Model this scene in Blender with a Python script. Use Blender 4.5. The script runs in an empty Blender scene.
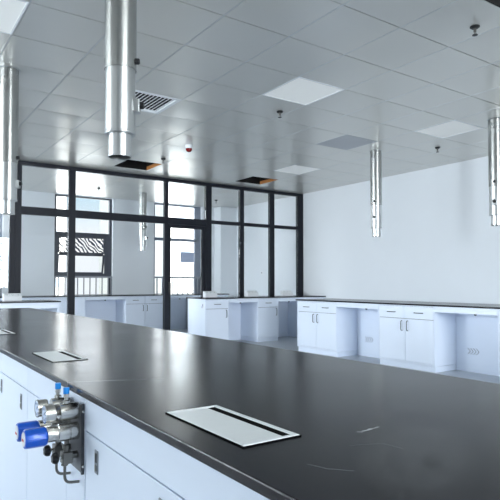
import bpy, bmesh, math, random
from mathutils import Vector, Matrix
random.seed(7)
scene = bpy.context.scene
COL = scene.collection
PI = math.pi

# ---------------------------------------------------------------- materials
def new_mat(name):
    m = bpy.data.materials.new(name); m.use_nodes = True
    nt = m.node_tree
    return m, nt, nt.nodes['Principled BSDF']

def rgb(r, g, b):
    f = lambda c: (c/255/12.92) if c/255 <= .04045 else ((c/255+.055)/1.055)**2.4
    return (f(r), f(g), f(b), 1)

def mat(name, col, rough=.5, metal=0., var=.06, scale=8., stretch=(1, 1, 1), rvar=.0, bump=0., spec=.5, coat=0.):
    m, nt, p = new_mat(name)
    N, L = nt.nodes, nt.links
    tc = N.new('ShaderNodeTexCoord'); mp = N.new('ShaderNodeMapping')
    mp.inputs['Scale'].default_value = stretch
    L.new(tc.outputs['Object'], mp.inputs['Vector'])
    nz = N.new('ShaderNodeTexNoise'); nz.inputs['Scale'].default_value = scale; nz.inputs['Detail'].default_value = 5
    L.new(mp.outputs[0], nz.inputs['Vector'])
    mx = N.new('ShaderNodeMixRGB')
    mx.inputs[1].default_value = tuple(c*(1-var) for c in col[:3])+(1,)
    mx.inputs[2].default_value = tuple(min(1, c*(1+var)) for c in col[:3])+(1,)
    L.new(nz.outputs['Fac'], mx.inputs[0]); L.new(mx.outputs[0], p.inputs['Base Color'])
    p.inputs['Roughness'].default_value = rough; p.inputs['Metallic'].default_value = metal
    p.inputs['Specular IOR Level'].default_value = spec
    p.inputs['Coat Weight'].default_value = coat
    if rvar:
        mr = N.new('ShaderNodeMapRange')
        mr.inputs['To Min'].default_value = rough-rvar; mr.inputs['To Max'].default_value = rough+rvar
        L.new(nz.outputs['Fac'], mr.inputs['Value']); L.new(mr.outputs[0], p.inputs['Roughness'])
    if bump:
        b = N.new('ShaderNodeBump'); b.inputs['Strength'].default_value = bump; b.inputs['Distance'].default_value = .002
        L.new(nz.outputs['Fac'], b.inputs['Height']); L.new(b.outputs[0], p.inputs['Normal'])
    return m

def glass_mat(name, tint=(1, 1, 1, 1), refl=.9):
    m, nt, p = new_mat(name)
    N, L = nt.nodes, nt.links
    out = N['Material Output']; N.remove(p)
    tr = N.new('ShaderNodeBsdfTransparent'); tr.inputs[0].default_value = tint
    gl = N.new('ShaderNodeBsdfGlossy'); gl.inputs['Roughness'].default_value = .02
    fr = N.new('ShaderNodeFresnel'); fr.inputs['IOR'].default_value = 1.45
    mu = N.new('ShaderNodeMath'); mu.operation = 'MULTIPLY'; mu.inputs[1].default_value = refl
    L.new(fr.outputs[0], mu.inputs[0])
    mx = N.new('ShaderNodeMixShader'); L.new(mu.outputs[0], mx.inputs[0]); L.new(tr.outputs[0], mx.inputs[1]); L.new(gl.outputs[0], mx.inputs[2])
    L.new(mx.outputs[0], out.inputs['Surface'])
    return m

def worktop_mat(name, marks=False):
    """black phenolic worktop with cloudy gloss; scratches, a pale seam line and a smear as real marks"""
    m, nt, p = new_mat(name)
    N, L = nt.nodes, nt.links
    def math_(op, a, b=None, c=None):
        n = N.new('ShaderNodeMath'); n.operation = op
        for i, v in enumerate((a, b, c)):
            if v is None: continue
            if isinstance(v, (int, float)): n.inputs[i].default_value = v
            else: L.new(v, n.inputs[i])
        return n.outputs[0]
    tc = N.new('ShaderNodeTexCoord')
    nz = N.new('ShaderNodeTexNoise'); nz.inputs['Scale'].default_value = 3.5; nz.inputs['Detail'].default_value = 6
    L.new(tc.outputs['Object'], nz.inputs['Vector'])
    nz2 = N.new('ShaderNodeTexNoise'); nz2.inputs['Scale'].default_value = 60; nz2.inputs['Detail'].default_value = 3
    L.new(tc.outputs['Object'], nz2.inputs['Vector'])
    base = N.new('ShaderNodeMixRGB'); base.inputs[1].default_value = rgb(12, 11, 17); base.inputs[2].default_value = rgb(23, 22, 30)
    f = math_('ADD', math_('MULTIPLY', nz.outputs['Fac'], .7), math_('MULTIPLY', nz2.outputs['Fac'], .3))
    L.new(f, base.inputs[0])
    col = base.outputs[0]
    mr = N.new('ShaderNodeMapRange'); mr.inputs['From Min'].default_value = .3; mr.inputs['From Max'].default_value = .7
    mr.inputs['To Min'].default_value = .21; mr.inputs['To Max'].default_value = .24
    L.new(nz.outputs['Fac'], mr.inputs['Value'])
    if marks:
        sx = N.new('ShaderNodeSeparateXYZ'); L.new(tc.outputs['Object'], sx.inputs[0])
        x, y = sx.outputs[0], sx.outputs[1]
        wob = math_('MULTIPLY', math_('SUBTRACT', nz2.outputs['Fac'], .5), .012)
        def seg(ax, ay, bx, by, w):
            dx, dy = bx-ax, by-ay; l2 = dx*dx+dy*dy
            px = math_('SUBTRACT', x, ax); py = math_('ADD', math_('SUBTRACT', y, ay), wob)
            t = math_('DIVIDE', math_('ADD', math_('MULTIPLY', px, dx), math_('MULTIPLY', py, dy)), l2)
            cl = N.new('ShaderNodeClamp'); L.new(t, cl.inputs['Value']); t = cl.outputs[0]
            ex = math_('SUBTRACT', px, math_('MULTIPLY', t, dx)); ey = math_('SUBTRACT', py, math_('MULTIPLY', t, dy))
            d = math_('SQRT', math_('ADD', math_('MULTIPLY', ex, ex), math_('MULTIPLY', ey, ey)))
            return math_('LESS_THAN', d, w)
        ms = None
        for ax, ay, bx, by, w, s in SEAM_AND_SCRATCHES:
            k = math_('MULTIPLY', seg(ax, ay, bx, by, w), s)
            ms = k if ms is None else math_('MAXIMUM', ms, k)
        # dull oval smear and a dusty ring around it
        def oval(cx, cy, rx, ry, ang):
            c, s = math.cos(ang), math.sin(ang)
            px = math_('SUBTRACT', x, cx); py = math_('SUBTRACT', y, cy)
            u = math_('DIVIDE', math_('ADD', math_('MULTIPLY', px, c), math_('MULTIPLY', py, s)), rx)
            v = math_('DIVIDE', math_('SUBTRACT', math_('MULTIPLY', py, c), math_('MULTIPLY', px, s)), ry)
            r = math_('SQRT', math_('ADD', math_('MULTIPLY', u, u), math_('MULTIPLY', v, v)))
            q = N.new('ShaderNodeMapRange'); q.inputs['From Min'].default_value = 1.1; q.inputs['From Max'].default_value = .75
            L.new(r, q.inputs['Value']); return q.outputs[0]
        dust = math_('MULTIPLY', oval(.74, .59, .085, .20, -1.0), math_('MULTIPLY', nz2.outputs['Fac'], .12))
        clean = math_('SUBTRACT', 1.0, oval(.722, .545, .018, .034, -.9))
        dust = math_('MULTIPLY', dust, clean)
        mk = math_('MAXIMUM', ms, dust)
        mx = N.new('ShaderNodeMixRGB'); mx.inputs[2].default_value = rgb(170, 172, 176)
        L.new(mk, mx.inputs[0]); L.new(col, mx.inputs[1]); col = mx.outputs[0]
    L.new(col, p.inputs['Base Color'])
    L.new(mr.outputs[0], p.inputs['Roughness'])
    p.inputs['Specular IOR Level'].default_value = .24
    b = N.new('ShaderNodeBump'); b.inputs['Strength'].default_value = .04; b.inputs['Distance'].default_value = .001
    L.new(nz2.outputs['Fac'], b.inputs['Height']); L.new(b.outputs[0], p.inputs['Normal'])
    return m

SEAM_AND_SCRATCHES = [(.455, 1.560, .56, 1.517, .0032, .7), (.56, 1.517, .655, 1.478, .004, .8), (.655, 1.478, .70, 1.466, .003, .35), (.752, .735, .760, .728, .0016, .8), (.765, .733, .790, .735, .0026, .75), (.785, .733, .812, .738, .0016, .7),  # leading segments trace the pale seam line; the rest are scratches
             (.556, .650, .566, .618, .0008, .35), (.566, .618, .592, .588, .0009, .4), (.90, .74, .97, .655, .0012, .2), (.735, .655, .74, .62, .0007, .3), (.68, .68, .73, .66, .0007, .2)]
M = {}
M['ceil'] = mat('brushed_aluminium_ceiling', rgb(211, 210, 205), .31, .6, .012, 2, (1, 3, 1))
M['ceil_gap'] = mat('ceiling_gap', rgb(62, 64, 66), .6, .2)
M['wall'] = mat('white_wall_paint', rgb(222, 226, 230), .75, 0, .015, 3, bump=.05)
M['floor'] = mat('grey_floor_vinyl', rgb(172, 177, 182), .35, 0, .05, 30, rvar=.05)
M['cab'] = mat('white_steel_cabinet', rgb(228, 236, 249), .33, 0, .012, 4)
M['gap'] = mat('shade_and_part_grey', rgb(70, 74, 80), .7)  # dark grey for small parts and for painted shade in gaps
M['top'] = worktop_mat('black_worktop')
M['topmark'] = worktop_mat('black_worktop_scratched', True)
M['alu'] = mat('satin_aluminium', rgb(232, 236, 237), .42, .2, .04, 20, (1, 12, 1))
M['frame'] = mat('charcoal_frame', rgb(15, 19, 30), .5, 0, .08, 10, spec=.3)
M['winframe'] = mat('grey_window_frame', rgb(62, 66, 76), .45, 0, .08, 10)
M['duct'] = mat('galvanised_duct', rgb(174, 175, 173), .27, 1, .06, 5, (1, 1, .35), .03)
M['duct_pale'] = mat('brushed_duct_sleeve', rgb(196, 198, 198), .30, 1, .05, 6, (1, 1, .3), .03)
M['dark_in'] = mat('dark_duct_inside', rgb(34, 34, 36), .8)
M['slot'] = mat('black_rubber_and_lid_shade', rgb(14, 14, 15), .95, 0, .1, 60, spec=.05)  # black of the cable slots; also the painted shade round the lids
M['black'] = mat('black_plastic', rgb(22, 22, 25), .4, 0, .1, 20)
M['handle'] = mat('dark_chrome_handle', rgb(70, 73, 78), .3, .7)
M['steel'] = mat('polished_steel', rgb(205, 203, 198), .22, 1, .06, 40, rvar=.05)
M['steel2'] = mat('dull_steel', rgb(122, 120, 116), .34, 1, .08, 40)
M['chan'] = mat('grey_channel', rgb(116, 118, 122), .4, .55, .08, 30)
M['blue'] = mat('blue_knob', rgb(14, 92, 208), .3, .1, .1, 20, coat=.3)
M['blue2'] = mat('light_blue_cap', rgb(20, 132, 216), .35, 0, .08, 20)
M['dial'] = mat('gauge_dial', rgb(205, 218, 240), .25, 0, .03, 40)
M['whitep'] = mat('white_plastic', rgb(228, 230, 233), .4, 0, .02, 20)
M['red'] = mat('red_mark', rgb(196, 34, 40), .45)
M['dred'] = mat('dark_red_lens', rgb(120, 20, 22), .2, 0, .1, 20)
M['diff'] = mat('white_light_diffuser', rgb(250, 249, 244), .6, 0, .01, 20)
_p = M['diff'].node_tree.nodes['Principled BSDF']; _p.inputs['Emission Color'].default_value = (.9, .95, 1, 1); _p.inputs['Emission Strength'].default_value = .09  # added faint glow so the unlit panels stand out from the ceiling
M['wood'] = mat('brown_plywood', rgb(178, 118, 62), .7, 0, .2, 14, (1, 1, 12))
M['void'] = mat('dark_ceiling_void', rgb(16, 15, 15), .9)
M['glass'] = glass_mat('clear_glass', (.985, .992, .995, 1), .75)
M['wglass'] = glass_mat('window_glass', (.96, .98, .99, 1), .6)
M['conc'] = mat('pale_render_facade', rgb(235, 234, 230), .85, 0, .02, .4)
M['facwin'] = mat('pale_facade_window', rgb(205, 222, 238), .3, 0, .06, .3)
M['ground'] = mat('pale_paving', rgb(200, 200, 196), .9, 0, .05, 1)
M['flange'] = mat('dark_grey_flange', rgb(78, 80, 85), .5, .3, .08, 30)
M['latch'] = mat('grey_latch_plate', rgb(140, 145, 152), .4, .2, .08, 30)
M['winframe_pale'] = mat('pale_grey_window_frame', rgb(118, 126, 142), .45, 0, .06, 10)
M['rail'] = mat('grey_railing_paint', rgb(138, 142, 150), .45, 0, .05, 10)
M['sign'] = mat('grey_blue_notice', rgb(176, 186, 212), .6, 0, .03, 10)
M['mark'] = mat('blue_grey_print', rgb(108, 128, 168), .6)
M['grillem'] = mat('grille_metal', rgb(226, 229, 232), .5, .2)

def stripe_mat():
    m, nt, p = new_mat('wavy_dark_stripes')  # wavy dark stripes over a see-through pane
    N, L = nt.nodes, nt.links
    tc = N.new('ShaderNodeTexCoord'); mp = N.new('ShaderNodeMapping'); mp.inputs['Rotation'].default_value = (0, .75, 0)
    L.new(tc.outputs['Object'], mp.inputs[0])
    w = N.new('ShaderNodeTexWave'); w.inputs['Scale'].default_value = 4.6; w.inputs['Distortion'].default_value = 7
    w.inputs['Detail'].default_value = 2; w.inputs['Detail Scale'].default_value = 1.2; w.bands_direction = 'X'
    L.new(mp.outputs[0], w.inputs['Vector'])
    r = N.new('ShaderNodeValToRGB'); r.color_ramp.interpolation = 'LINEAR'
    r.color_ramp.elements[0].position = .25; r.color_ramp.elements[0].color = (0, 0, 0, 1)
    r.color_ramp.elements[1].position = .45; r.color_ramp.elements[1].color = (1, 1, 1, 1)
    L.new(w.outputs['Fac'], r.inputs[0])
    tr = N.new('ShaderNodeBsdfTransparent'); mx = N.new('ShaderNodeMixShader')
    p.inputs['Base Color'].default_value = rgb(40, 50, 75); p.inputs['Roughness'].default_value = .3
    L.new(r.outputs[0], mx.inputs[0]); L.new(p.outputs[0], mx.inputs[1]); L.new(tr.outputs[0], mx.inputs[2])
    L.new(mx.outputs[0], N['Material Output'].inputs['Surface'])
    return m
M['stripe'] = stripe_mat()

# ---------------------------------------------------------------- mesh helpers
def box(bm, x0, x1, y0, y1, z0, z1, bev=0.):
    b = bmesh.new()
    bmesh.ops.create_cube(b, size=1)
    for v in b.verts:
        v.co = Vector((x0+(v.co.x+.5)*(x1-x0), y0+(v.co.y+.5)*(y1-y0), z0+(v.co.z+.5)*(z1-z0)))
    if bev:
        bmesh.ops.bevel(b, geom=list(b.edges), offset=bev, segments=2, profile=.5, affect='EDGES')
    merge(bm, b)
    return bm

def merge(bm, b, mtx=None):
    if mtx is not None: bmesh.ops.transform(b, matrix=mtx, verts=b.verts)
    me = bpy.data.meshes.new('tmp'); b.to_mesh(me); b.free(); bm.from_mesh(me); bpy.data.meshes.remove(me)

def lathe(bm, prof, mtx=None, seg=32):
    """prof: (radius, height) pairs spun about Z, then placed by mtx"""
    b = bmesh.new(); rings = []
    for r, z in prof:
        if r < 1e-6: rings.append([b.verts.new((0, 0, z))])
        else: rings.append([b.verts.new((r*math.cos(2*PI*i/seg), r*math.sin(2*PI*i/seg), z)) for i in range(seg)])
    for a, c in zip(rings, rings[1:]):
        for i in range(seg):
            j = (i+1) % seg
            if len(a) == 1 and len(c) == 1: continue
            if len(a) == 1: b.faces.new((a[0], c[i], c[j]))
            elif len(c) == 1: b.faces.new((a[i], c[0], a[j]))
            else: b.faces.new((a[i], c[i], c[j], a[j]))
    bmesh.ops.recalc_face_normals(b, faces=b.faces)
    merge(bm, b, mtx); return bm

def axis_x(x, y, z, d=-1):
    """frame whose local Z runs along world -X (d=-1) or +X"""
    r = Matrix.Rotation(-PI/2 if d < 0 else PI/2, 4, 'Y')
    return Matrix.Translation((x, y, z)) @ r

def tube(bm, pts, r, seg=12, sub=6):
    P = [Vector(p) for p in pts]
    # round the corners
    Q = [P[0]]
    for a, c, e in zip(P, P[1:], P[2:]):
        k = min((c-a).length, (e-c).length)*.45
        s = c+(a-c).normalized()*k; t = c+(e-c).normalized()*k
        for i in range(sub+1):
            u = i/sub; Q.append(s*(1-u)**2+c*2*u*(1-u)+t*u*u)
    Q.append(P[-1])
    b = bmesh.new(); rings = []
    up = Vector((0.31, .87, .2)).normalized()
    for i, q in enumerate(Q):
        d = (Q[min(i+1, len(Q)-1)]-Q[max(i-1, 0)]).normalized()
        n = d.cross(up).normalized(); w = d.cross(n)
        rings.append([b.verts.new(q+(n*math.cos(2*PI*j/seg)+w*math.sin(2*PI*j/seg))*r) for j in range(seg)])
    for a, c in zip(rings, rings[1:]):
        for j in range(seg): b.faces.new((a[j], a[(j+1) % seg], c[(j+1) % seg], c[j]))
    b.faces.new(rings[0]); b.faces.new(rings[-1])
    bmesh.ops.recalc_face_normals(b, faces=b.faces)
    merge(bm, b); return bm

def obj(name, bm, m, parent=None, smooth=False, loc=None):
    me = bpy.data.meshes.new(name); bm.to_mesh(me); bm.free()
    me.materials.append(m)
    o = bpy.data.objects.new(name, me); COL.objects.link(o)
    if smooth:
        for p in me.polygons: p.use_smooth = True
        try: me.set_sharp_from_angle(angle=math.radians(24))
        except Exception: pass
    if parent: o.parent = parent
    if loc: o.location = loc
    return o

def B(*a, **k): return box(bmesh.new(), *a, **k)

def thing(name, label, cat, loc=(0, 0, 0), rz=0, group=None):
    o = bpy.data.objects.new(name, None); COL.objects.link(o)
    o.empty_display_size = .1
    o.location = loc; o.rotation_euler = (0, 0, rz)
    o['label'] = label; o['category'] = cat
    if group: o['group'] = group
    return o

def tag(o, label, cat, group=None):
    o['label'] = label; o['category'] = cat
    if group: o['group'] = group
    return o

def struct(name, bm, m, smooth=False):
    o = obj(name, bm, m, None, smooth); o['kind'] = 'structure'; return o

# ---------------------------------------------------------------- room constants
XW, XL = 7.72, -4.8          # right wall, left wall
YB, YP, YF = -5.0, 9.13, 12.10   # back wall, partition, far window wall
ZC = 3.06
G0X, G0Y, T = .863, 3.92, .6     # ceiling grid

struct('floor', B(XL, XW, YB, YF, -.1, 0), M['floor'])
struct('wall_right', B(XW, XW+.25, YB-.2, YF+.2, -.1, 3.4), M['wall'])
FILL_BW = [(.4, 4.7)]  # unseen back window, added to let fill light in from behind the camera
bm = bmesh.new()
box(bm, XL-.25, XW, YB-.25, YB, -.1, .85); box(bm, XL-.25, XW, YB-.25, YB, 2.98, 3.4)
xs = [XL-.25]+[v for w in FILL_BW for v in w]+[XW]
for i in range(0, len(xs), 2): box(bm, xs[i], xs[i+1], YB-.25, YB, .85, 2.98)
struct('wall_back', bm, M['wall'])
for i, (a, b_) in enumerate(FILL_BW):
    bm = bmesh.new()
    box(bm, a, a+.06, YB-.17, YB-.11, .85, 2.98); box(bm, b_-.06, b_, YB-.17, YB-.11, .85, 2.98)
    box(bm, a+.06, b_-.06, YB-.17, YB-.11, .85, .91); box(bm, a+.06, b_-.06, YB-.17, YB-.11, 2.92, 2.98)
    box(bm, (a+b_)/2-.03, (a+b_)/2+.03, YB-.17, YB-.11, .91, 2.92)
    w = struct('window_%d' % (i+9), bm, M['winframe'])  # frame of the added back window
    obj('window_pane', B(a+.06, b_-.06, YB-.146, YB-.14, .91, 2.92), M['wglass'], w)
# left wall: sill, head and piers around three wide windows
bm = bmesh.new()
box(bm, XL-.25, XL, YB, YF+.2, -.1, .78)
box(bm, XL-.25, XL, YB, YF+.2, 2.98, 3.4)
LW = [(-2.7, .1), (.5, 3.3), (3.7, 6.5), (6.9, 8.8), (9.5, 11.8)]
ys = [YB]+[v for w in LW for v in w]+[YF+.2]
for i in range(0, len(ys), 2): box(bm, XL-.25, XL, ys[i], ys[i+1], .78, 2.98)
struct('wall_left', bm, M['wall'])
for i, (a, b_) in enumerate(LW):
    bm = bmesh.new()
    box(bm, XL-.17, XL-.11, a, a+.06, .78, 2.98); box(bm, XL-.17, XL-.11, b_-.06, b_, .78, 2.98)
    box(bm, XL-.17, XL-.11, a+.06, b_-.06, .78, .84); box(bm, XL-.17, XL-.11, a+.06, b_-.06, 2.92, 2.98)
    box(bm, XL-.17, XL-.11, (a+b_)/2-.03, (a+b_)/2+.03, .84, 2.92)
    w = struct('window_%d' % (i+4), bm, M['winframe'])
    obj('window_pane', B(XL-.146, XL-.14, a+.06, b_-.06, .84, 2.92), M['wglass'], w)

# far wall with three windows, piers and a square column in the right corner
W0, W1, W2 = (.88, 2.19), (3.22, 4.53), (5.55, 6.87)
SILL, HEAD = .80, 3.05
bm = bmesh.new()
box(bm, XL, XW, YF, YF+.2, -.1, SILL)
xs = [XL, W0[0], W0[1], W1[0], W1[1], W2[0], W2[1], XW]
for i in range(0, len(xs), 2): box(bm, xs[i], xs[i+1], YF, YF+.2, SILL, 3.4)
for w in (W0, W1, W2): box(bm, w[0], w[1], YF, YF+.2, HEAD, 3.4)
struct('wall_far', bm, M['wall'])
struct('trim_1', B(7.23, XW, 11.78, YF, 0, ZC-.004), M['wall'])

def far_window(i, w, kind):
    x0, x1 = w; y0, y1 = YF+.08, YF+.14; f = .06
    bm = bmesh.new()
    box(bm, x0, x0+f, y0, y1, SILL, HEAD); box(bm, x1-f, x1, y0, y1, SILL, HEAD)
    box(bm, x0+f, x1-f, y0, y1, SILL, SILL+.05); box(bm, x0+f, x1-f, y0, y1, HEAD-.03, HEAD)
    if kind == 'sash':
        box(bm, x0+f, x1-f, y0, y1, 2.12, 2.24); box(bm, x0+f, x1-f, y0, y1, 1.25, 1.33)
        box(bm, x0+f, x0+f+.04, y0, y1, 1.33, 2.12); box(bm, x1-f-.10, x1-f, y0, y1, 1.33, 2.12)
    else:
        box(bm, x0+f, x1-f, y0, y1, 2.15, 2.22); box(bm, x1-f-.10, x1-f, y0, y1, SILL+.05, HEAD-.03)
    wo = struct('window_%d' % i, bm, M['winframe'] if kind == 'sash' else M['winframe_pale'])
    xr = x1-f-.10
    if kind == 'sash':
        obj('window_pane', B(x0+f, x1-f, y0+.027, y0+.033, 2.24, HEAD-.03), M['wglass'], wo)
        obj('window_pane', B(x0+f, x1-f, y0+.027, y0+.033, SILL+.05, 1.25), M['wglass'], wo)
        # striped upper light
        bm = bmesh.new(); a, b_ = x0+f+.04, xr
        box(bm, a, a+.03, y0+.01, y1-.01, 1.78, 2.12); box(bm, b_-.03, b_, y0+.01, y1-.01, 1.78, 2.12)
        box(bm, a+.03, b_-.03, y0+.01, y1-.01, 1.755, 1.80)
        obj('sash_frame', bm, M['winframe'], wo)
        pn = obj('patterned_pane', B(a+.03, b_-.03, y0+.027, y0+.033, 1.80, 2.12), M['stripe'], wo)
        pn['label'] = 'window pane with wavy dark stripes'
        # lower sash hung from the top and pushed outwards
        bm = bmesh.new(); h = .44
        box(bm, a, a+.035, -.02, .02, -h, 0); box(bm, b_-.035, b_, -.02, .02, -h, 0)
        box(bm, a+.035, b_-.035, -.02, .02, -.03, 0); box(bm, a+.035, b_-.035, -.02, .02, -h, -h+.035)
        s = obj('opening_sash', bm, M['winframe'], wo, loc=(0, y1-.02, 1.755)); s.rotation_euler = (math.radians(12), 0, 0)
        obj('sash_pane', B(a+.035, b_-.035, -.003, .003, -h+.035, -.03), M['wglass'], s)
    else:
        obj('window_pane', B(x0+f, xr, y0+.027, y0+.033, 2.22, HEAD-.03), M['wglass'], wo)
        obj('window_pane', B(x0+f, xr, y0+.027, y0+.033, SILL+.05, 2.15), M['wglass'], wo)
far_window(1, W0, 'plain'); far_window(2, W1, 'sash'); far_window(3, W2, 'plain')

def railing(w, label):
    t = thing('guard_railing', label, 'railing', ((w[0]+w[1])/2, YF+.035, SILL), 0, 'guard railings in the far windows')
    h = (w[1]-w[0])/2
    obj('handrail', B(-h+.002, h-.002, -.02, .02, .43, .47, bev=.004), M['rail'], t)
    obj('bottom_rail', B(-h+.002, h-.002, -.012, .012, .03, .06), M['rail'], t)
    n = 9
    for k in range(n):
        x = -h+.10+(2*h-.2)*k/(n-1)
        obj('baluster', B(x-.011, x+.011, -.011, .011, .06, .43), M['rail'], t)
    for s in (-1, 1): obj('post', B(s*(h-.02)-.014, s*(h-.02)+.014, -.014, .014, 0, .43), M['rail'], t)
railing(W0, 'grey guard railing in the farthest left window, by the double dark post')
railing(W1, 'grey guard railing with slim bars below the window with the tilted sash')
railing(W2, 'grey guard railing with slim bars below the window with the blue-grey notice')
tag(obj('window_notice', B(6.32, 6.69, YF+.095, YF+.104, 1.63, 1.89), M['sign']), 'blue-grey rectangular notice fixed on the far window pane', 'notice')

# ---------------------------------------------------------------- ceiling
def tile_range(lo, hi, g0):
    k0 = math.floor((lo-g0)/T); out = []
    while g0+k0*T < hi:
        out.append(k0); k0 += 1
    return out
LIGHTS = [(-1, 0), (4, 0), (8, 0), (8, 5), (-1, 5), (4, -6), (8, -6), (-1, -6)]
HOLES = [(4, 7), (8, 7), (4, -4)]
GRILLES = [(2, 2)]
DARKER = [(7, 2)]
skip = set(LIGHTS+HOLES+GRILLES+DARKER)
def tile_into(bm, i, j, amp, n=6, gap=.004):
    x0, x1 = G0X+i*T+.0058, G0X+(i+1)*T-.0058; y0, y1 = G0Y+j*T+gap, G0Y+(j+1)*T-gap
    x0, x1 = max(x0, XL+.002), min(x1, XW-.002); y0, y1 = max(y0, YB+.002), min(y1, YF-.002)
    if x1-x0 < .02 or y1-y0 < .02: return
    a = amp*random.uniform(-.6, 1); tx, ty = random.uniform(-1, 1)*amp*.5, random.uniform(-1, 1)*amp*.5
    g = []
    for p in range(n+1):
        row = []
        for q in range(n+1):
            u, v = p/n, q/n
            du, dv = 2*u-1, 2*v-1
            e = (1-du**4)*(1-dv**4)
            z = ZC-a*e*(1-.5*(du*du+dv*dv)*.5)+(tx*du+ty*dv)*e
            row.append(bm.verts.new((x0+(x1-x0)*u, y0+(y1-y0)*v, z)))
        g.append(row)
    for p in range(n):
        for q in range(n): bm.faces.new((g[p][q], g[p][q+1], g[p+1][q+1], g[p+1][q]))
    # turned-up edges
    loop = [g[0][q] for q in range(n+1)]+[g[p][n] for p in range(1, n+1)]+[g[n][q] for q in range(n-1, -1, -1)]+[g[p][0] for p in range(n-1, 0, -1)]
    up = [bm.verts.new(v.co+Vector((0, 0, .014))) for v in loop]
    for k in range(len(loop)):
        m_ = (k+1) % len(loop); bm.faces.new((loop[k], up[k], up[m_], loop[m_]))
bm = bmesh.new()
IX, JY = tile_range(XL, XW, G0X), tile_range(YB, YF, G0Y)
for i in IX:
    for j in JY:
        if (i, j) not in skip: tile_into(bm, i, j, .006)
ce = struct('ceiling', bm, M['ceil'], smooth=True)
# carrier plate above the panels (seen in the joints), with openings for the missing ones
bm = bmesh.new()
for i in IX:
    for j in JY:
        if (i, j) in HOLES or (i, j) in LIGHTS or (i, j) in GRILLES: continue
        x0, x1 = max(G0X+i*T, XL), min(G0X+(i+1)*T, XW); y0, y1 = max(G0Y+j*T, YB), min(G0Y+(j+1)*T, YF)
        if x1-x0 > .01 and y1-y0 > .01: box(bm, x0, x1, y0, y1, ZC+.016, ZC+.02)
struct('trim_2', bm, M['ceil_gap'])
# slim bright runners along the long joints
bm = bmesh.new()
for i in IX:
    x = G0X+i*T
    if XL+.05 < x < XW-.05: 
        cuts = [YB+.01]
        box(bm, x-.0026, x+.0026, YB+.01, YF-.01, ZC-.0015, ZC+.012)
struct('trim_3', bm, mat('ceiling_runner', rgb(214, 218, 220), .4, .7, .02))
struct('light_block_slab', B(XL-.25, XW+.25, YB-.25, YF+.2, 3.40, 3.6), M['void']).name = 'trim_4'  # unseen slab added above the ceiling to stop light leaking in

for n, (i, j) in enumerate(HOLES):
    x0, x1, y0, y1 = G0X+i*T, G0X+(i+1)*T, G0Y+j*T, G0Y+(j+1)*T
    bm = bmesh.new()
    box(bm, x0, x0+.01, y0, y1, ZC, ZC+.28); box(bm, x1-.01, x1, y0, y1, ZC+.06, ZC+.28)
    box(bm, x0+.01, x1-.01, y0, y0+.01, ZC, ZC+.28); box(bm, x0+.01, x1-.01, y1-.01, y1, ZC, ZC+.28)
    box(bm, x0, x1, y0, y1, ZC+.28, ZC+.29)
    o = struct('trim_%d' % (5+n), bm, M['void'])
    obj('plywood_edge', B(x1-.012, x1, y0, y1, ZC, ZC+.06), M['wood'], o)['label'] = 'brown plywood edge of the open ceiling panel'

def ceiling_light(i, j, label):
    t = thing('ceiling_light', label, 'ceiling light', (G0X+(i+.5)*T, G0Y+(j+.5)*T, ZC), 0, 'square panel lights in the ceiling')
    h = T/2-.004
    bm = bmesh.new()
    box(bm, -h, h, -h, -h+.014, -.003, .02); box(bm, -h, h, h-.014, h, -.003, .02)
    box(bm, -h, -h+.014, -h+.014, h-.014, -.003, .02); box(bm, h-.014, h, -h+.014, h-.014, -.003, .02)
    obj('frame', bm, M['whitep'], t)
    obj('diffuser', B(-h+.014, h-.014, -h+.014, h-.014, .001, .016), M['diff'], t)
    obj('housing', B(-h+.02, h-.02, -h+.02, h-.02, .021, .06), M['gap'], t)
LL = {(-1, 0): 'white square panel light in the top left corner of the ceiling', (4, 0): 'white square panel light in the middle of the ceiling, nearest the big duct',
      (8, 0): 'white square panel light between the two right exhaust ducts', (8, 5): 'small-looking white square panel light near the glass partition, beside the missing ceiling panel'}
for ij in LIGHTS:
    if ij in LL: ceiling_light(*ij, LL[ij])
    else:
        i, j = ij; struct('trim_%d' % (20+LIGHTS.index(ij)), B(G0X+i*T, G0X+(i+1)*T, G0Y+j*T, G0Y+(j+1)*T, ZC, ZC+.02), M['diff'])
i, j = DARKER[0]
bm = bmesh.new(); h = T/2-.004; box(bm, -h, h, -h, h, -.002, .012, bev=.002)
o = obj('ceiling_speaker_panel', bm, mat('matte_grey_panel', rgb(186, 188, 192), .5, .4, .05, 60), loc=(G0X+(i+.5)*T, G0Y+(j+.5)*T, ZC)); o.name = 'access_panel'
tag(o, 'darker matt grey ceiling panel left of the middle exhaust duct', 'ceiling panel')
# air grille
i, j = GRILLES[0]
t = thing('air_grille', 'square louvred air grille in the ceiling beside the big duct', 'vent', (G0X+(i+.5)*T, G0Y+(j+.5)*T, ZC), PI/2)
bm = bmesh.new(); h = T/2-.004
box(bm, -h, h, -h, -h+.04, -.004, .02); box(bm, -h, h, h-.04, h, -.004, .02); box(bm, -h, -h+.04, -h+.04, h-.04, -.004, .02); box(bm, h-.04, h, -h+.04, h-.04, -.004, .02)
obj('frame', bm, M['grillem'], t)
obj('backing', B(-h+.03, h-.03, -h+.03, h-.03, .07, .08), M['void'], t)
for k in range(12):
    b = bmesh.new(); box(b, -h+.04, h-.04, -.011, .011, -.001, .001)
    bm = bmesh.new(); merge(bm, b, Matrix.Translation((0, -h+.06+k*(2*h-.12)/11, .012)) @ Matrix.Rotation(math.radians(-20), 4, 'X'))
    obj('louvre', bm, M['grillem'], t)
bm = bmesh.new()
for k in range(5): box(bm, -.2+k*.1-.003, -.2+k*.1+.003, -h+.04, h-.04, .026, .04)
obj('cross_bars', bm, M['gap'], t)

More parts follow.
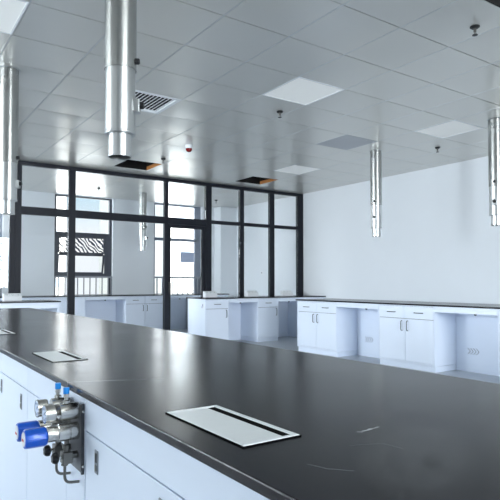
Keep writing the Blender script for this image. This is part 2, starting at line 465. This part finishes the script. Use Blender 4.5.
def sprinkler(x, y, label):
    t = thing('ceiling_sprinkler', label, 'sprinkler', (x, y, ZC), 0, 'ceiling sprinklers')
    obj('escutcheon', lathe(bmesh.new(), [(.0, .006), (.036, .006), (.036, -.012), (.022, -.022), (.012, -.022), (0, -.022)], seg=20), M['black'], t, True)
    bm = lathe(bmesh.new(), [(.0, -.02), (.011, -.02), (.011, -.045), (.005, -.05), (0, -.05)], seg=12)
    for s in (-1, 1): tube(bm, [(s*.009, 0, -.03), (s*.014, 0, -.05), (s*.003, 0, -.07)], .003, 6, 3)
    obj('body', bm, M['steel2'], t, True)
    obj('deflector', lathe(bmesh.new(), [(0, -.068), (.02, -.068), (.021, -.072), (0, -.072)], seg=16), M['black'], t, True)
sprinkler(3.70, 2.38, 'dark sprinkler head in the upper right part of the ceiling, nearest the camera')
sprinkler(3.75, 4.84, 'dark sprinkler head just below the middle square panel light')
sprinkler(6.61, 4.86, 'dark sprinkler head just behind the right square panel light')
sprinkler(3.70, 7.74, 'sprinkler head beside the missing ceiling panel above the partition door')
sprinkler(3.78, 10.92, 'sprinkler head in the far room, behind the left partition glass')
sprinkler(6.60, 10.96, 'sprinkler head in the far room near the corner column')
t = thing('smoke_detector', 'round white ceiling alarm with dark red lens', 'alarm', (3.63, 6.77, ZC))
obj('base', lathe(bmesh.new(), [(0, -.002), (.05, -.002), (.052, -.02), (.046, -.05), (0, -.05)]), M['whitep'], t, True)
obj('lens', lathe(bmesh.new(), [(.044, -.05), (.044, -.07), (.034, -.09), (.016, -.099), (0, -.1)]), M['dred'], t, True)

# ---------------------------------------------------------------- exhaust ducts
def duct(x, y, zb, label, ang):
    t = thing('ceiling_exhaust_duct', label, 'exhaust duct', (x, y, zb), 0, 'metal exhaust ducts hanging from the ceiling')
    R = .0825; top = ZC-zb+.006
    bm = lathe(bmesh.new(), [(R, .46), (R, top), (R-.003, top), (R-.003, .46), (R, .46)], seg=48)
    obj('upper_pipe', bm, M['duct'], t, True)
    obj('flange', lathe(bmesh.new(), [(R+.001, top-.012), (R+.012, top-.006), (R+.012, top), (R+.001, top), (R+.001, top-.012)], seg=48), M['duct_pale'], t, True)
    r2 = R-.0045
    bm = lathe(bmesh.new(), [(.063, .118), (r2, .118), (r2+.002, .122), (r2+.002, .128), (r2, .132), (r2, .475), (r2-.003, .475), (r2-.003, .13), (.063, .13), (.063, .118)], seg=48)
    obj('lower_sleeve', bm, M['duct_pale'], t, True)
    r3 = .0605
    bm = lathe(bmesh.new(), [(r3-.003, .16), (r3, .16), (r3, .006), (r3+.002, .004), (r3+.002, 0), (r3-.003, 0), (r3-.003, .16)], seg=48)
    obj('spigot', bm, M['duct_pale'], t, True)
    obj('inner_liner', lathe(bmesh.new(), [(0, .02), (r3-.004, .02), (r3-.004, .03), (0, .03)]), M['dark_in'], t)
    rot = Matrix.Rotation(ang, 4, 'Z')
    def side(z, r0, r1, rad, m, name, par=t):
        bm = lathe(bmesh.new(), [(0, r0), (rad, r0), (rad, r1-.004), (rad*.8, r1), (0, r1)], Matrix.Translation((0, 0, z)) @ rot @ Matrix.Rotation(PI/2, 4, 'Y'), 18)
        return obj(name, bm, m, par, True)
    side(.51, R-.002, R+.018, .016, M['black'], 'lock_knob')
    b = bmesh.new(); box(b, R-.008, R+.022, -.026, .026, .235, .305, bev=.003)
    bm = bmesh.new(); merge(bm, b, rot)
    bx = obj('damper_box', bm, M['duct_pale'], t)
    side(.275, R+.021, R+.042, .019, M['black'], 'damper_knob', bx)
ca = math.radians
duct(1.06, 2.74, 1.787, 'large shiny metal exhaust duct nearest the camera, over the island bench', ca(-34))
duct(.99, 5.28, 1.745, 'metal exhaust duct at the left edge of the picture, over the island', ca(-32))
duct(6.06, 5.52, 1.80, 'metal exhaust duct over the white cabinets on the right, left one of that pair', ca(-155))
duct(6.05, 3.64, 1.80, 'metal exhaust duct at the right edge of the picture, cut by the frame', ca(-160))
duct(4.78, 10.99, 1.81, 'slim-looking metal exhaust duct in the far room behind the glass', ca(-60))

# ---------------------------------------------------------------- glass partition
t = thing('glass_partition', 'black framed glass partition wall between the two lab rooms', 'partition', (0, YP, 0))
D = .08
def pbox(name, x0, x1, z0, z1, m=None, y0=0, y1=D): return obj(name, B(x0, x1, y0, y1, z0, z1, bev=.003), m or M['frame'], t)
TB, ZT = 2.995, 3.045
posts = [(7.57, 7.715), (6.82, 6.93), (6.07, 6.16), (5.28, 5.40), (4.405, 4.475), (2.66, 2.77), (1.831, 1.92), (1.75, 1.83), (.62, .72), (-.48, -.38), (-1.58, -1.48), (-2.6, -2.5), (-3.7, -3.6), (-4.795, -4.7)]
pbox('top_beam', -4.795, 7.715, TB, ZT+.012)
for a, b_ in posts: pbox('post', a, b_, 0, TB-.001)
ps = sorted(posts)
for (a0, a1), (b0, b1) in zip(ps, ps[1:]):
    if b0-a1 < .05: continue
    lo = 2.27 if a1 > 5 else 2.21
    pbox('transom', a1+.001, b0-.001, lo, 2.335)
    obj('upper_pane', B(a1+.001, b0-.001, .036, .044, 2.336, TB-.001), M['glass'], t)
    if abs(a1-2.77) < .01 or abs(a1-4.475) < .01: continue     # doorway and door leaf
    obj('lower_pane', B(a1+.001, b0-.001, .036, .044, .06, lo-.001), M['glass'], t)
    pbox('bottom_rail', a1+.001, b0-.001, 0, .059)
# closed door leaf
d = struct('door_1', B(4.4775, 4.528, YP+.01, YP+.07, .01, 2.207), M['frame'])
bm = bmesh.new(); box(bm, 5.195, 5.27, YP+.01, YP+.07, .01, 2.207)
obj('hinge_stile', bm, M['frame'], d)
obj('door_rail', B(4.529, 5.194, YP+.01, YP+.07, 2.145, 2.207), M['frame'], d)
obj('door_rail', B(4.529, 5.194, YP+.01, YP+.07, .01, .09), M['frame'], d)
obj('door_pane', B(4.529, 5.194, YP+.036, YP+.044, .09, 2.145), M['glass'], d)
obj('door_lock', B(4.48, 4.52, YP-.03, YP+.009, .93, 1.13, bev=.006), M['black'], d)

# ---------------------------------------------------------------- cabinets
def handle(name, parent, x, z, vertical, y=-.001, L=.13):
    h = L/2; o = .028
    pts = [(0, 0, -h), (0, -o, -h+.006), (0, -o, h-.006), (0, 0, h)] if vertical else [(-h, 0, 0), (-h+.006, -o, 0), (h-.006, -o, 0), (h, 0, 0)]
    bm = tube(bmesh.new(), [(x+p[0], y+p[1], z+p[2]) for p in pts], .0055, 8, 4)
    return obj(name, bm, M['handle'], parent, True)

def cabinet(loc, rz, w, label, group, doors=2, depth=.46, side_outlet=False, hinge='r'):
    t = thing('base_cabinet', label, 'cabinet', loc, rz, group)
    obj('carcass', B(0, w, .019, depth, .075, .829), M['cab'], t)
    obj('plinth', B(.004, w-.004, .022, depth-.01, 0, .070), M['cab'], t)
    e = .014
    obj('face_frame', frame_bm(e, w), M['cab'], t)
    g = .005; iw = w-2*e; dw = iw/doors
    obj('gap_shade', B(e+.001, w-e-.001, .0182, .0188, .097, .817), M['gap'], t)  # dark sheet painted in as shade behind the drawer and door gaps
    for k in range(doors):
        x0, x1 = e+k*dw+g/2, e+(k+1)*dw-g/2
        dr = obj('drawer', B(x0, x1, 0, .017, .656, .815, bev=.0015), M['cab'], t)
        handle('drawer_handle', dr, (x0+x1)/2, .735, False)
        dd = obj('door', B(x0, x1, 0, .017, .098, .650, bev=.0015), M['cab'], t)
        if doors == 2: hx = x1-.045 if k == 0 else x0+.045
        else: hx = x1-.05
        handle('door_handle', dd, hx, .56, True)
    if side_outlet:
        o = obj('side_outlet', B(-.006, -.001, .06, .13, .66, .75), M['whitep'], t)
        bm = bmesh.new(); box(bm, -.0075, -.0062, .075, .095, .70, .74); box(bm, -.0075, -.0062, .1, .118, .67, .70)
        obj('outlet_mark', bm, M['mark'], o)
    return t
def frame_bm(e, w):
    bm = bmesh.new(); box(bm, 0, e-.001, .001, .018, .076, .829); box(bm, w-e+.001, w, .001, .018, .076, .829)
    box(bm, e-.001, w-e+.001, .003, .018, .818, .829); box(bm, e-.001, w-e+.001, .003, .018, .076, .095); return bm

def kneehole(loc, rz, w, label, group, depth=.46):
    t = thing('kneehole_panel', label, 'kneehole', loc, rz, group)
    obj('apron', B(.002, w-.002, .001, .019, .757, .829), M['cab'], t)
    bk = obj('back_panel', B(.002, w-.002, depth-.02, depth, .0, .828), M['cab'], t)
    obj('skirting', B(.002, w-.002, depth-.024, depth-.0205, .0, .1), M['cab'], t)
    for k in range(4):
        bm = bmesh.new(); x = w*.21+k*.040
        for s in (-1, 1):
            b = bmesh.new(); box(b, -.0026, .0026, -.0012, .0006, 0, .055)
            merge(bm, b, Matrix.Translation((x+.03, depth-.0205, .26)) @ Matrix.Rotation(math.radians(-45 if s > 0 else -135), 4, 'Y'))
        o = obj('vent_slot', bm, M['gap'], bk); o['label'] = 'dark chevron vent slot'
    lk = lathe(bmesh.new(), [(0, .757), (.016, .757), (.016, .735), (.009, .73), (0, .73)], Matrix.Translation((w*.55, .16, 0)), 14)
    obj('under_knob', lk, M['black'], t, True)
    obj('top_rail', B(.002, w-.002, .02, depth-.021, .758, .828), M['cab'], t)
    return t

def worktop(name, x0, x1, y0, y1, label, m=None, splits_y=(), splits_x=(), bev=.0014):
    bm = bmesh.new()
    ys = [y0]+list(splits_y)+[y1]; xs = [x0]+list(splits_x)+[x1]
    for a, b_ in zip(ys, ys[1:]):
        for c, d_ in zip(xs, xs[1:]):
            box(bm, c+.0004, d_-.0004, a+.0004, b_-.0004, .8305, .85, bev=bev)
    o = obj(name, bm, m or M['top']); o.name = name
    tag(o, label, 'worktop'); return o

RG = 'white cabinets along the right bench'
KG = 'kneeholes under the right bench'
XB = 5.785; R90 = -PI/2
cabinet((XB, 7.005, 0), R90, .928, 'white two-door two-drawer base cabinet at the left end of the right bench', RG)
kneehole((XB, 6.076, 0), R90, .832, 'open white kneehole between the two right bench cabinets', KG)
cabinet((XB, 5.243, 0), R90, .918, 'white two-door two-drawer base cabinet in the middle of the right bench, between two kneeholes', RG)
kneehole((XB, 4.324, 0), R90, .838, 'widest-looking open white kneehole at the right edge of the picture', KG)
cabinet((XB, 3.485, 0), R90, .918, 'white base cabinet at the far right edge, almost wholly out of the picture', RG)
# rear row of the same free-standing bench
tag(obj('bench_carcass', B(6.25, 6.58, 2.57, 7.0, 0, .828), M['cab']), 'plain white rear body of the right bench, behind its cabinets and kneeholes', 'bench body')
worktop('bench_worktop', 5.77, 6.6, 2.55, 7.03, 'long black worktop on the white cabinets at the right', splits_y=(4.5,))

# counter in front of the partition
PG, PK = 'white cabinets along the glass partition', 'kneeholes along the glass partition'
YC = 8.435
cabinet((4.862, YC, 0), 0, .50, 'white one-door cabinet with bare side panel at the left end of the partition counter', PG, doors=1, depth=.66, side_outlet=True)
kneehole((5.363, YC, 0), 0, .638, 'open kneehole left of the single-door cabinet under the partition counter', PK, depth=.6)
cabinet((6.002, YC, 0), 0, .50, 'white one-door cabinet between two kneeholes under the partition counter', PG, doors=1, depth=.66)
kneehole((6.503, YC, 0), 0, .69, 'open kneehole under the partition counter, partly behind the right bench', PK, depth=.6)
cabinet((7.195, YC, 0), 0, .52, 'white one-door cabinet in the corner by the right wall, hidden behind the right bench', PG, doors=1, depth=.66)
worktop('partition_worktop', 4.845, XW-.003, 8.415, YP-.003, 'black worktop on the counter along the glass partition, carrying three socket boxes')

# counter left of the doorway
t = thing('side_counter', 'white counter base left of the doorway, behind the far end of the island', 'counter', (0, YC, 0))
obj('end_panel', B(2.30, 2.325, 0, .66, 0, .829), M['cab'], t)
obj('front_apron', B(-1.6, 2.299, 0, .02, .74, .829), M['cab'], t)
obj('back_panel', B(-1.6, 2.299, .58, .6, 0, .829), M['cab'], t)
obj('end_panel', B(-1.63, -1.601, 0, .66, 0, .829), M['cab'], t)
worktop('side_worktop', -1.65, 2.345, 8.415, YP-.003, 'black worktop left of the doorway, beyond the far end of the island')

# far room counter under the windows
YFC = 11.37; FG, FK = 'white cabinets in the far room', 'kneeholes in the far room'
t0 = thing('counter_panel', 'plain white panel under the far window, left of the far kneehole', 'panel', (3.1, YFC, 0))
obj('front_panel', B(0, .56, 0, .02, .0, .829), M['cab'], t0); obj('side_panel', B(.54, .56, .021, .6, 0, .829), M['cab'], t0)
kneehole((3.662, YFC, 0), 0, .89, 'open kneehole of the far room counter, seen through the doorway', FK, depth=.6)
cabinet((4.554, YFC, 0), 0, .90, 'white two-door two-drawer cabinet of the far room counter, seen through the doorway', FG, depth=.6)
kneehole((5.456, YFC, 0), 0, .9, 'shaded kneehole of the far room counter behind the glass door', FK, depth=.6)
cabinet((6.358, YFC, 0), 0, .84, 'far room cabinet hidden behind the partition counter', FG, depth=.38)
t0 = thing('counter_panel', 'plain white counter front in the far room at the left, behind the left glass', 'panel', (-1.5, YFC, 0))
obj('front_panel', B(0, 4.598, 0, .02, .0, .829), M['cab'], t0)
worktop('window_worktop', -1.5, 7.22, 11.35, YF-.045, 'black worktop of the far room counter under the windows', splits_x=(3.1,))

# desktop socket boxes
def socket_box(x, y, label):
    t = thing('socket_box', label, 'socket box', (x, y, .8505), 0, 'white desktop socket boxes by the partition')
    b = bmesh.new(); w = .13
    prof = [(-.055, 0), (.055, 0), (.055, .11), (.015, .11), (-.055, .06)]
    L_ = [b.verts.new((-w, p[0], p[1])) for p in prof]; R_ = [b.verts.new((w, p[0], p[1])) for p in prof]
    b.faces.new(L_[::-1]); b.faces.new(R_)
    for k in range(5): b.faces.new((L_[k], L_[(k+1) % 5], R_[(k+1) % 5], R_[k]))
    bmesh.ops.recalc_face_normals(b, faces=b.faces)
    bmesh.ops.bevel(b, geom=list(b.edges), offset=.004, segments=2, affect='EDGES')
    obj('shell', b, M['whitep'], t)
    n = Vector((0, -.05, .07)).normalized(); ang = math.atan2(.05, .07)
    for k in range(3):
        b2 = bmesh.new(); box(b2, -.03, .03, -.026, .026, -.002, .002, bev=.001); bm = bmesh.new()
        merge(bm, b2, Matrix.Translation((-.08+.08*k, -.02, .086)) @ Matrix.Rotation(ang, 4, 'X'))
        f = obj('socket_plate', bm, M['alu'], t)
        bm = bmesh.new()
        for (u, v) in ((-.012, .008), (.012, .008), (0, -.01)):
            b2 = bmesh.new(); box(b2, u-.003, u+.003, v-.005, v+.005, .0018, .0028)
            merge(bm, b2, Matrix.Translation((-.08+.08*k, -.02, .086)) @ Matrix.Rotation(ang, 4, 'X'))
        obj('socket_holes', bm, M['black'], f)
socket_box(5.28, 8.98, 'white socket box on the partition worktop, at the foot of the thick door post')
socket_box(6.24, 8.98, 'white socket box on the partition worktop, middle of the three')
socket_box(7.13, 8.98, 'white socket box on the partition worktop, nearest the right wall')
socket_box(1.76, 8.95, 'white socket box on the left worktop, at the foot of the double black post')
t = thing('wall_socket', 'small white wall socket on the far room side wall', 'socket', (XW, 10.67, 1.36))
obj('cover', B(-.012, -.001, -.045, .045, -.045, .045, bev=.003), M['whitep'], t)
obj('slots', B(-.0135, -.0125, -.014, .014, -.016, .016), M['gap'], t)

# ---------------------------------------------------------------- island bench
IX0, IX1, IY0, IY1 = .453, 1.43, -1.0, 6.35
worktop('island_worktop', IX0, IX1, IY0, IY1, 'very long black worktop of the island bench in the foreground, scratched near the front', M['topmark'], splits_y=(4.36,), bev=.0028)
IG = 'white steel cabinets of the island bench'
def island_unit(y1, w, label, latches=True, lx=None):
    """front faces -X; local x runs to the viewer's right (towards -Y)"""
    t = thing('island_cabinet', label, 'cabinet', (.473, y1, 0), R90, IG)
    obj('carcass', B(.001, w-.001, .017, .935, .08, .829), M['cab'], t)
    obj('plinth', B(.003, w-.003, .05, .9, 0, .079), M['cab'], t)
    obj('front_rail', B(.001, w-.001, 0, .016, .7365, .829, bev=.001), M['cab'], t)
    d_ = obj('access_panel', B(.0015, w-.0015, 0, .016, .085, .7325, bev=.0012), M['cab'], t)
    if latches:
        for x in (lx or (.092, w-.1)):
            la = obj('latch', B(x-.0115, x+.0115, -.0025, -.0001, .648, .706, bev=.001), M['latch'], d_)
            obj('latch_recess', B(x-.006, x+.006, -.0034, -.0026, .676, .699), M['black'], la)
            obj('latch_button', B(x-.0055, x+.0055, -.0045, -.0026, .655, .670, bev=.0006), M['steel2'], la)
    return t
island_unit(1.455, .870, 'white steel island cabinet with two recessed latches, right of the gas regulators', lx=(.090, .467))
island_unit(2.690, .575, 'white steel island cabinet with two recessed latches at the left edge of the picture')
island_unit(2.114, .490, 'plain white island cabinet without latches, behind the gas regulators', latches=False)
island_unit(.584, .874, 'white steel island cabinet below the camera, out of the picture')
island_unit(-.292, .66, 'white steel island cabinet at the near end, out of the picture')
island_unit(3.27, .579, 'white island cabinet farther along the bench, next left out of the picture')
for k, y in enumerate((3.9, 4.53, 5.16, 5.79, 6.33)):
    island_unit(y, .628 if y < 6 else .538, 'white island cabinet in the hidden far stretch of the bench')
# slim service stile the gas bracket is fixed to
st = obj('service_stile', B(.4725, .50, 1.457, 1.622, .02, .829, bev=.001), M['cab'])
tag(st, 'narrow white upright stile behind the gas regulator bracket', 'stile')

# flush pop-up socket lids
def lid(y0, y1, x0, x1, label):
    t = thing('popup_socket_lid', label, 'socket lid', ((x0+x1)/2, (y0+y1)/2, .85), 0, 'aluminium flush socket lids in the island worktop')
    hx, hy = (x1-x0)/2, (y1-y0)/2
    fr = bmesh.new(); a = .007
    # rounded frame: four bars, slot left open along the right side
    sx0, sx1 = hx-.031, hx-.0115
    box(fr, -hx, hx, -hy, -hy+a+.003, .0002, .003, bev=.0008); box(fr, -hx, hx, hy-a-.003, hy, .0002, .003, bev=.0008)
    box(fr, -hx, -hx+a, -hy+a, hy-a, .0002, .003, bev=.0008); box(fr, sx1, hx, -hy+a, hy-a, .0002, .003, bev=.0008)
    obj('rim', fr, M['alu'], t)
    gk = bmesh.new(); e = .0025
    box(gk, -hx-e, -hx-.0003, -hy-e, hy+e, .0002, .0022); box(gk, hx+.0003, hx+e, -hy-e, hy+e, .0002, .0022)
    box(gk, -hx-.0003, hx+.0003, -hy-e, -hy-.0003, .0002, .0022); box(gk, -hx-.0003, hx+.0003, hy+.0003, hy+e, .0002, .0022)
    obj('dark_outline', gk, M['slot'], t)  # black strips draw the dark shaded gap around the lid
    obj('cover', B(-hx+a+.001, sx0, -hy+a+.004, hy-a-.004, .0002, .0025, bev=.0007), M['alu'], t)
    obj('cable_slot', B(sx0+.0005, sx1-.0005, -hy+a+.004, hy-a-.004, .0001, .0016), M['slot'], t)
lid(.775, 1.068, .522, .645, 'aluminium flush socket lid with black slot, nearest the camera')
lid(1.972, 2.265, .524, .645, 'aluminium flush socket lid beyond the gas regulators, second from the camera')
lid(3.17, 3.46, .524, .645, 'aluminium flush socket lid at the left edge of the picture, third along the island')

# ---------------------------------------------------------------- gas regulators on the island front
t = thing('gas_bracket', 'grey steel channel bracket carrying both gas regulators', 'bracket', (0, 0, 0))
obj('back_plate', B(.4650, .4685, 1.468, 1.605, .622, .80, bev=.0008), M['chan'], t)
obj('flange', B(.4645, .472, 1.462, 1.4675, .618, .805, bev=.0008), M['flange'], t)
obj('flange', B(.4645, .472, 1.606, 1.611, .618, .805, bev=.0008), M['chan'], t)
for z in (.64, .785):
    obj('bolt', lathe(bmesh.new(), [(0, 0), (.0035, 0), (.0035, .003), (0, .004)], Matrix.Translation((.468, 1.4618, z)) @ Matrix.Rotation(PI/2, 4, 'X'), 10), M['steel'], t, True)

def regulator(y, label, dz=0):
    t = thing('gas_regulator', label, 'gas regulator', (.460, y, .664), 0, 'twin gas pressure regulators')
    t.scale = (1.072,)*3
    ox, oz = -.43, -.70
    def LX(prof, x, z, m, name, par=t, seg=28, dy=0):
        return obj(name, lathe(bmesh.new(), prof, axis_x(x+ox, dy, z+oz), seg), m, par, True)
    def LZ(prof, x, z, m, name, par=t, seg=20, dy=0):
        return obj(name, lathe(bmesh.new(), prof, Matrix.Translation((x+ox, dy, z+oz)), seg), m, par, True)
    # main horizontal body, ribbed in three drums
    zb = .760
    LX([(0, 0), (.021, 0), (.022, .0015), (.022, .022), (.0205, .0232), (.0205, .0248), (.022, .026), (.022, .05), (.020, .0512), (.0195, .053), (.0195, .077), (.018, .079), (0, .079)], .436, zb, M['steel'], 'body')
    # ribbed blue knob with a white face
    seg = 36; b = bmesh.new(); rings = []
    for h, s in ((0, .9), (.004, 1), (.046, 1), (.051, .93), (.0515, .78)):
        rings.append([b.verts.new(((.0225+(.0011 if (k//2) % 2 else 0))*s*math.cos(2*PI*k/seg), (.0225+(.0011 if (k//2) % 2 else 0))*s*math.sin(2*PI*k/seg), h)) for k in range(seg)])
    for a, c in zip(rings, rings[1:]):
        for k in range(seg): b.faces.new((a[k], a[(k+1) % seg], c[(k+1) % seg], c[k]))
    b.faces.new(rings[0]); b.faces.new(rings[-1]); bmesh.ops.recalc_face_normals(b, faces=b.faces)
    bm = bmesh.new(); merge(bm, b, axis_x(.3575+ox, 0, zb-.003+oz))
    kn = obj('knob', bm, M['blue'], t, True); kn['label'] = 'ribbed blue control knob'
    fc = LX([(0, 0), (.0168, 0), (.0168, .0012), (.016, .002), (0, .002)], .306, zb-.003, M['whitep'], 'knob_face', kn)
    fc['label'] = 'white knob face with a red mark'
    obj('red_mark', B(.3035+ox, .3039+ox, -.008, .008, zb-.003-.0045+oz, zb-.003+.001+oz), M['red'], kn)
    # second drum above and the pressure gauge in front of it
    z2 = .8105
    LX([(0, 0), (.020, 0), (.021, .0015), (.021, .047), (.020, .0485), (0, .0485)], .437, z2, M['steel'], 'upper_drum')
    LX([(0, 0), (.007, 0), (.007, .02), (0, .02)], .399, z2, M['steel2'], 'gauge_stem')
    g = LX([(0, 0), (.010, 0), (.0205, .003), (.0215, .005), (.0215, .024), (.0225, .025), (.0225, .0285), (.0205, .0285), (.020, .027), (0, .027)], .381, z2, M['steel'], 'gauge')
    LX([(0, 0), (.0196, 0), (.0196, .0006), (0, .0006)], .3538, z2, M['dial'], 'dial', g)
    bm = bmesh.new()
    for k in range(9):
        a = math.radians(-40+k*32.5); b = bmesh.new(); box(b, -.0004, .0004, -.0006, .0006, .0125, .0155)
        merge(bm, b, Matrix.Translation((.3528+ox, 0, z2+oz)) @ Matrix.Rotation(a, 4, 'X'))
    b = bmesh.new(); box(b, -.0004, .0004, -.0005, .0005, -.003, .012); merge(bm, b, Matrix.Translation((.3526+ox, 0, z2+oz)) @ Matrix.Rotation(math.radians(55), 4, 'X'))
    obj('dial_marks', bm, M['black'], g)
    # vent valve on top with light blue cap
    LZ([(0, 0), (.009, 0), (.009, .006), (.005, .008), (.005, .013), (.0065, .014), (.0065, .024), (0, .024)], .406, .832, M['steel'], 'valve_stem')
    cp = LZ([(0, 0), (.0068, 0), (.0075, .001), (.0075, .014), (.0066, .0155), (0, .0155)], .406, .855, M['blue2'], 'valve_cap')
    cp['label'] = 'light blue valve cap'
    # lower shut-off block with a black star knob
    LZ([(0, 0), (.0075, 0), (.0075, .006), (.010, .007), (.010, .016), (.006, .018), (.006, .03), (0, .03)], .408, .712, M['steel2'], 'riser')
    obj('valve_block', B(.396+ox, .420+ox, -.014, .014, .683+oz, .7115+oz, bev=.0015), M['steel2'], t)
    LX([(0, 0), (.009, 0), (.009, .017), (0, .017)], .437, .70, M['steel2'], 'inlet_nut', seg=6)
    LX([(0, 0), (.005, 0), (.005, .007), (0, .007)], .3955, .6985, M['steel'], 'spindle')
    b = bmesh.new(); seg = 30; rings = []
    for h, s in ((0, .55), (.004, 1), (.011, 1), (.016, .8), (.017, .4)):
        rings.append([b.verts.new((.0125*s*(1+.16*math.cos(5*2*PI*k/seg))*math.cos(2*PI*k/seg), .0125*s*(1+.16*math.cos(5*2*PI*k/seg))*math.sin(2*PI*k/seg), h)) for k in range(seg)])
    for a, c in zip(rings, rings[1:]):
        for k in range(seg): b.faces.new((a[k], a[(k+1) % seg], c[(k+1) % seg], c[k]))
    b.faces.new(rings[0]); b.faces.new(rings[-1]); bmesh.ops.recalc_face_normals(b, faces=b.faces)
    bm = bmesh.new(); merge(bm, b, axis_x(.3885+ox, 0, .6985+oz)); obj('shutoff_knob', bm, M['black'], t, True)['label'] = 'small black shut-off knob'
    LZ([(0, -.006), (.006, -.006), (.009, -.004), (.009, .0), (0, .0)], .404, .682, M['steel2'], 'outlet_nut', seg=6)
    obj('gas_tube', tube(bmesh.new(), [(.404+ox, 0, .678+oz), (.404+ox, 0, .634+oz), (.4405+ox, 0, .630+oz)], .0035, 10), M['steel2'], t, True)
    return t
regulator(1.500, 'gas regulator with blue knob, nearer of the two and lower in the picture')
regulator(1.580, 'gas regulator with blue knob, behind the nearer one and partly covered by it')

# ---------------------------------------------------------------- outdoors
struct('ground', B(-150, 180, 14, 260, -9.2, -9), M['ground'])
def building(x0, x1, y0, z1, cols, rows, label, wz=1.5, ww=.62):
    t = thing('office_building', label, 'building', ((x0+x1)/2, y0, -9))
    w = (x1-x0)/2; h = z1+9
    obj('facade', B(-w, w, 0, 12, 0, h), M['conc'], t)
    obj('parapet', B(-w-.15, w+.15, -.15, 12.1, h+.001, h+.35), M['conc'], t)
    for r in range(rows):
        bm = bmesh.new(); zc = h-2.0-r*3.2
        if zc-wz < .3: break
        for c in range(cols):
            xc = -w+(c+.5)*2*w/cols
            box(bm, xc-ww*w/cols, xc+ww*w/cols, -.03, -.001, zc-wz/2, zc+wz/2)
        obj('window_row', bm, M['facwin'], t)
    return t
building(14.6, 40, 30, 14, 12, 6, 'tall pale office building seen through the right far window', 1.5)
building(-2, 13.4, 52, 5.6, 7, 4, 'low pale building seen through the window with the tilted sash', 1.4)
building(9.2, 10.3, 36, 9.5, 1, 3, 'narrow pale tower seen at the right side of the left far window', .5)

# ---------------------------------------------------------------- light
world = bpy.data.worlds.new('World'); scene.world = world; world.use_nodes = True
nt = world.node_tree; N, L = nt.nodes, nt.links
bg = N['Background']
tc = N.new('ShaderNodeTexCoord'); sx = N.new('ShaderNodeSeparateXYZ'); L.new(tc.outputs['Generated'], sx.inputs[0])
ramp = N.new('ShaderNodeValToRGB'); L.new(sx.outputs[2], ramp.inputs[0])
e = ramp.color_ramp.elements
e[0].position = 0; e[0].color = (.95, .97, 1.0, 1)
e[1].position = .6; e[1].color = (.42, .62, .92, 1)
m_ = e.new(.09); m_.color = (.93, .97, 1.0, 1)
m_ = e.new(.16); m_.color = (.62, .84, .97, 1)
L.new(ramp.outputs[0], bg.inputs['Color'])
bg.inputs['Strength'].default_value = 1.0

sun = bpy.data.lights.new('Sun', 'SUN'); sun.energy = 18.0; sun.angle = math.radians(1); sun.color = (1, .97, .92)
so = bpy.data.objects.new('sun', sun); COL.objects.link(so)
so.rotation_euler = Vector((-.35, .75, -.62)).to_track_quat('-Z', 'Y').to_euler()

def area_light(name, loc, size, tgt, power, col):
    l = bpy.data.lights.new(name, 'AREA'); l.shape = 'RECTANGLE'; l.size, l.size_y = size; l.energy = power; l.color = col
    o = bpy.data.objects.new(name, l); COL.objects.link(o); o.location = loc
    o.rotation_euler = (Vector(tgt)-Vector(loc)).to_track_quat('-Z', 'Z').to_euler()
    return o
for i, (a, b_) in enumerate(LW):
    yc = (a+b_)/2
    o = area_light('window_area_light', (XL-.4, yc, 1.88), (b_-a, 2.2), (XL+5, yc, 1.6), (6 if b_ < 3.4 else 85 if b_ < 7 else 300)*(b_-a), (.90, .95, 1.0))
for i, (a, b_) in enumerate(FILL_BW):
    area_light('window_area_light', ((a+b_)/2, YB-.4, 1.9), (b_-a, 2.1), ((a+b_)/2, 5, 1.7), 165*(b_-a), (.94, .97, 1.0))  # fill lamp behind the added back window
for w in (W0, W1, W2):
    xc = (w[0]+w[1])/2
    area_light('window_area_light', (xc, YF+.9, 2.6), (1.5, 1.6), (xc, YF-5, .6), 30, (.95, .97, 1.0)).data.name = 'far_window_daylight'

# ---------------------------------------------------------------- camera
cam = bpy.data.cameras.new('Camera'); co = bpy.data.objects.new('camera', cam); COL.objects.link(co)
cam.sensor_width = 36; cam.sensor_fit = 'HORIZONTAL'; cam.lens = 36*546.5/500; cam.shift_y = 16.7/500
cam.clip_start = .05; cam.clip_end = 600
co.location = (0, 0, 1.13)
co.rotation_euler = (math.radians(90+1.637), 0, math.radians(-34.62))
scene.camera = co
vs = scene.view_settings
vs.view_transform = 'Standard'; vs.look = 'None'; vs.exposure = 0.08; vs.gamma = 1; vs.use_curve_mapping = False
scene.cycles.max_bounces = 10; scene.cycles.diffuse_bounces = 6; scene.cycles.glossy_bounces = 5; scene.cycles.transparent_max_bounces = 16
scene.cycles.use_denoising = True
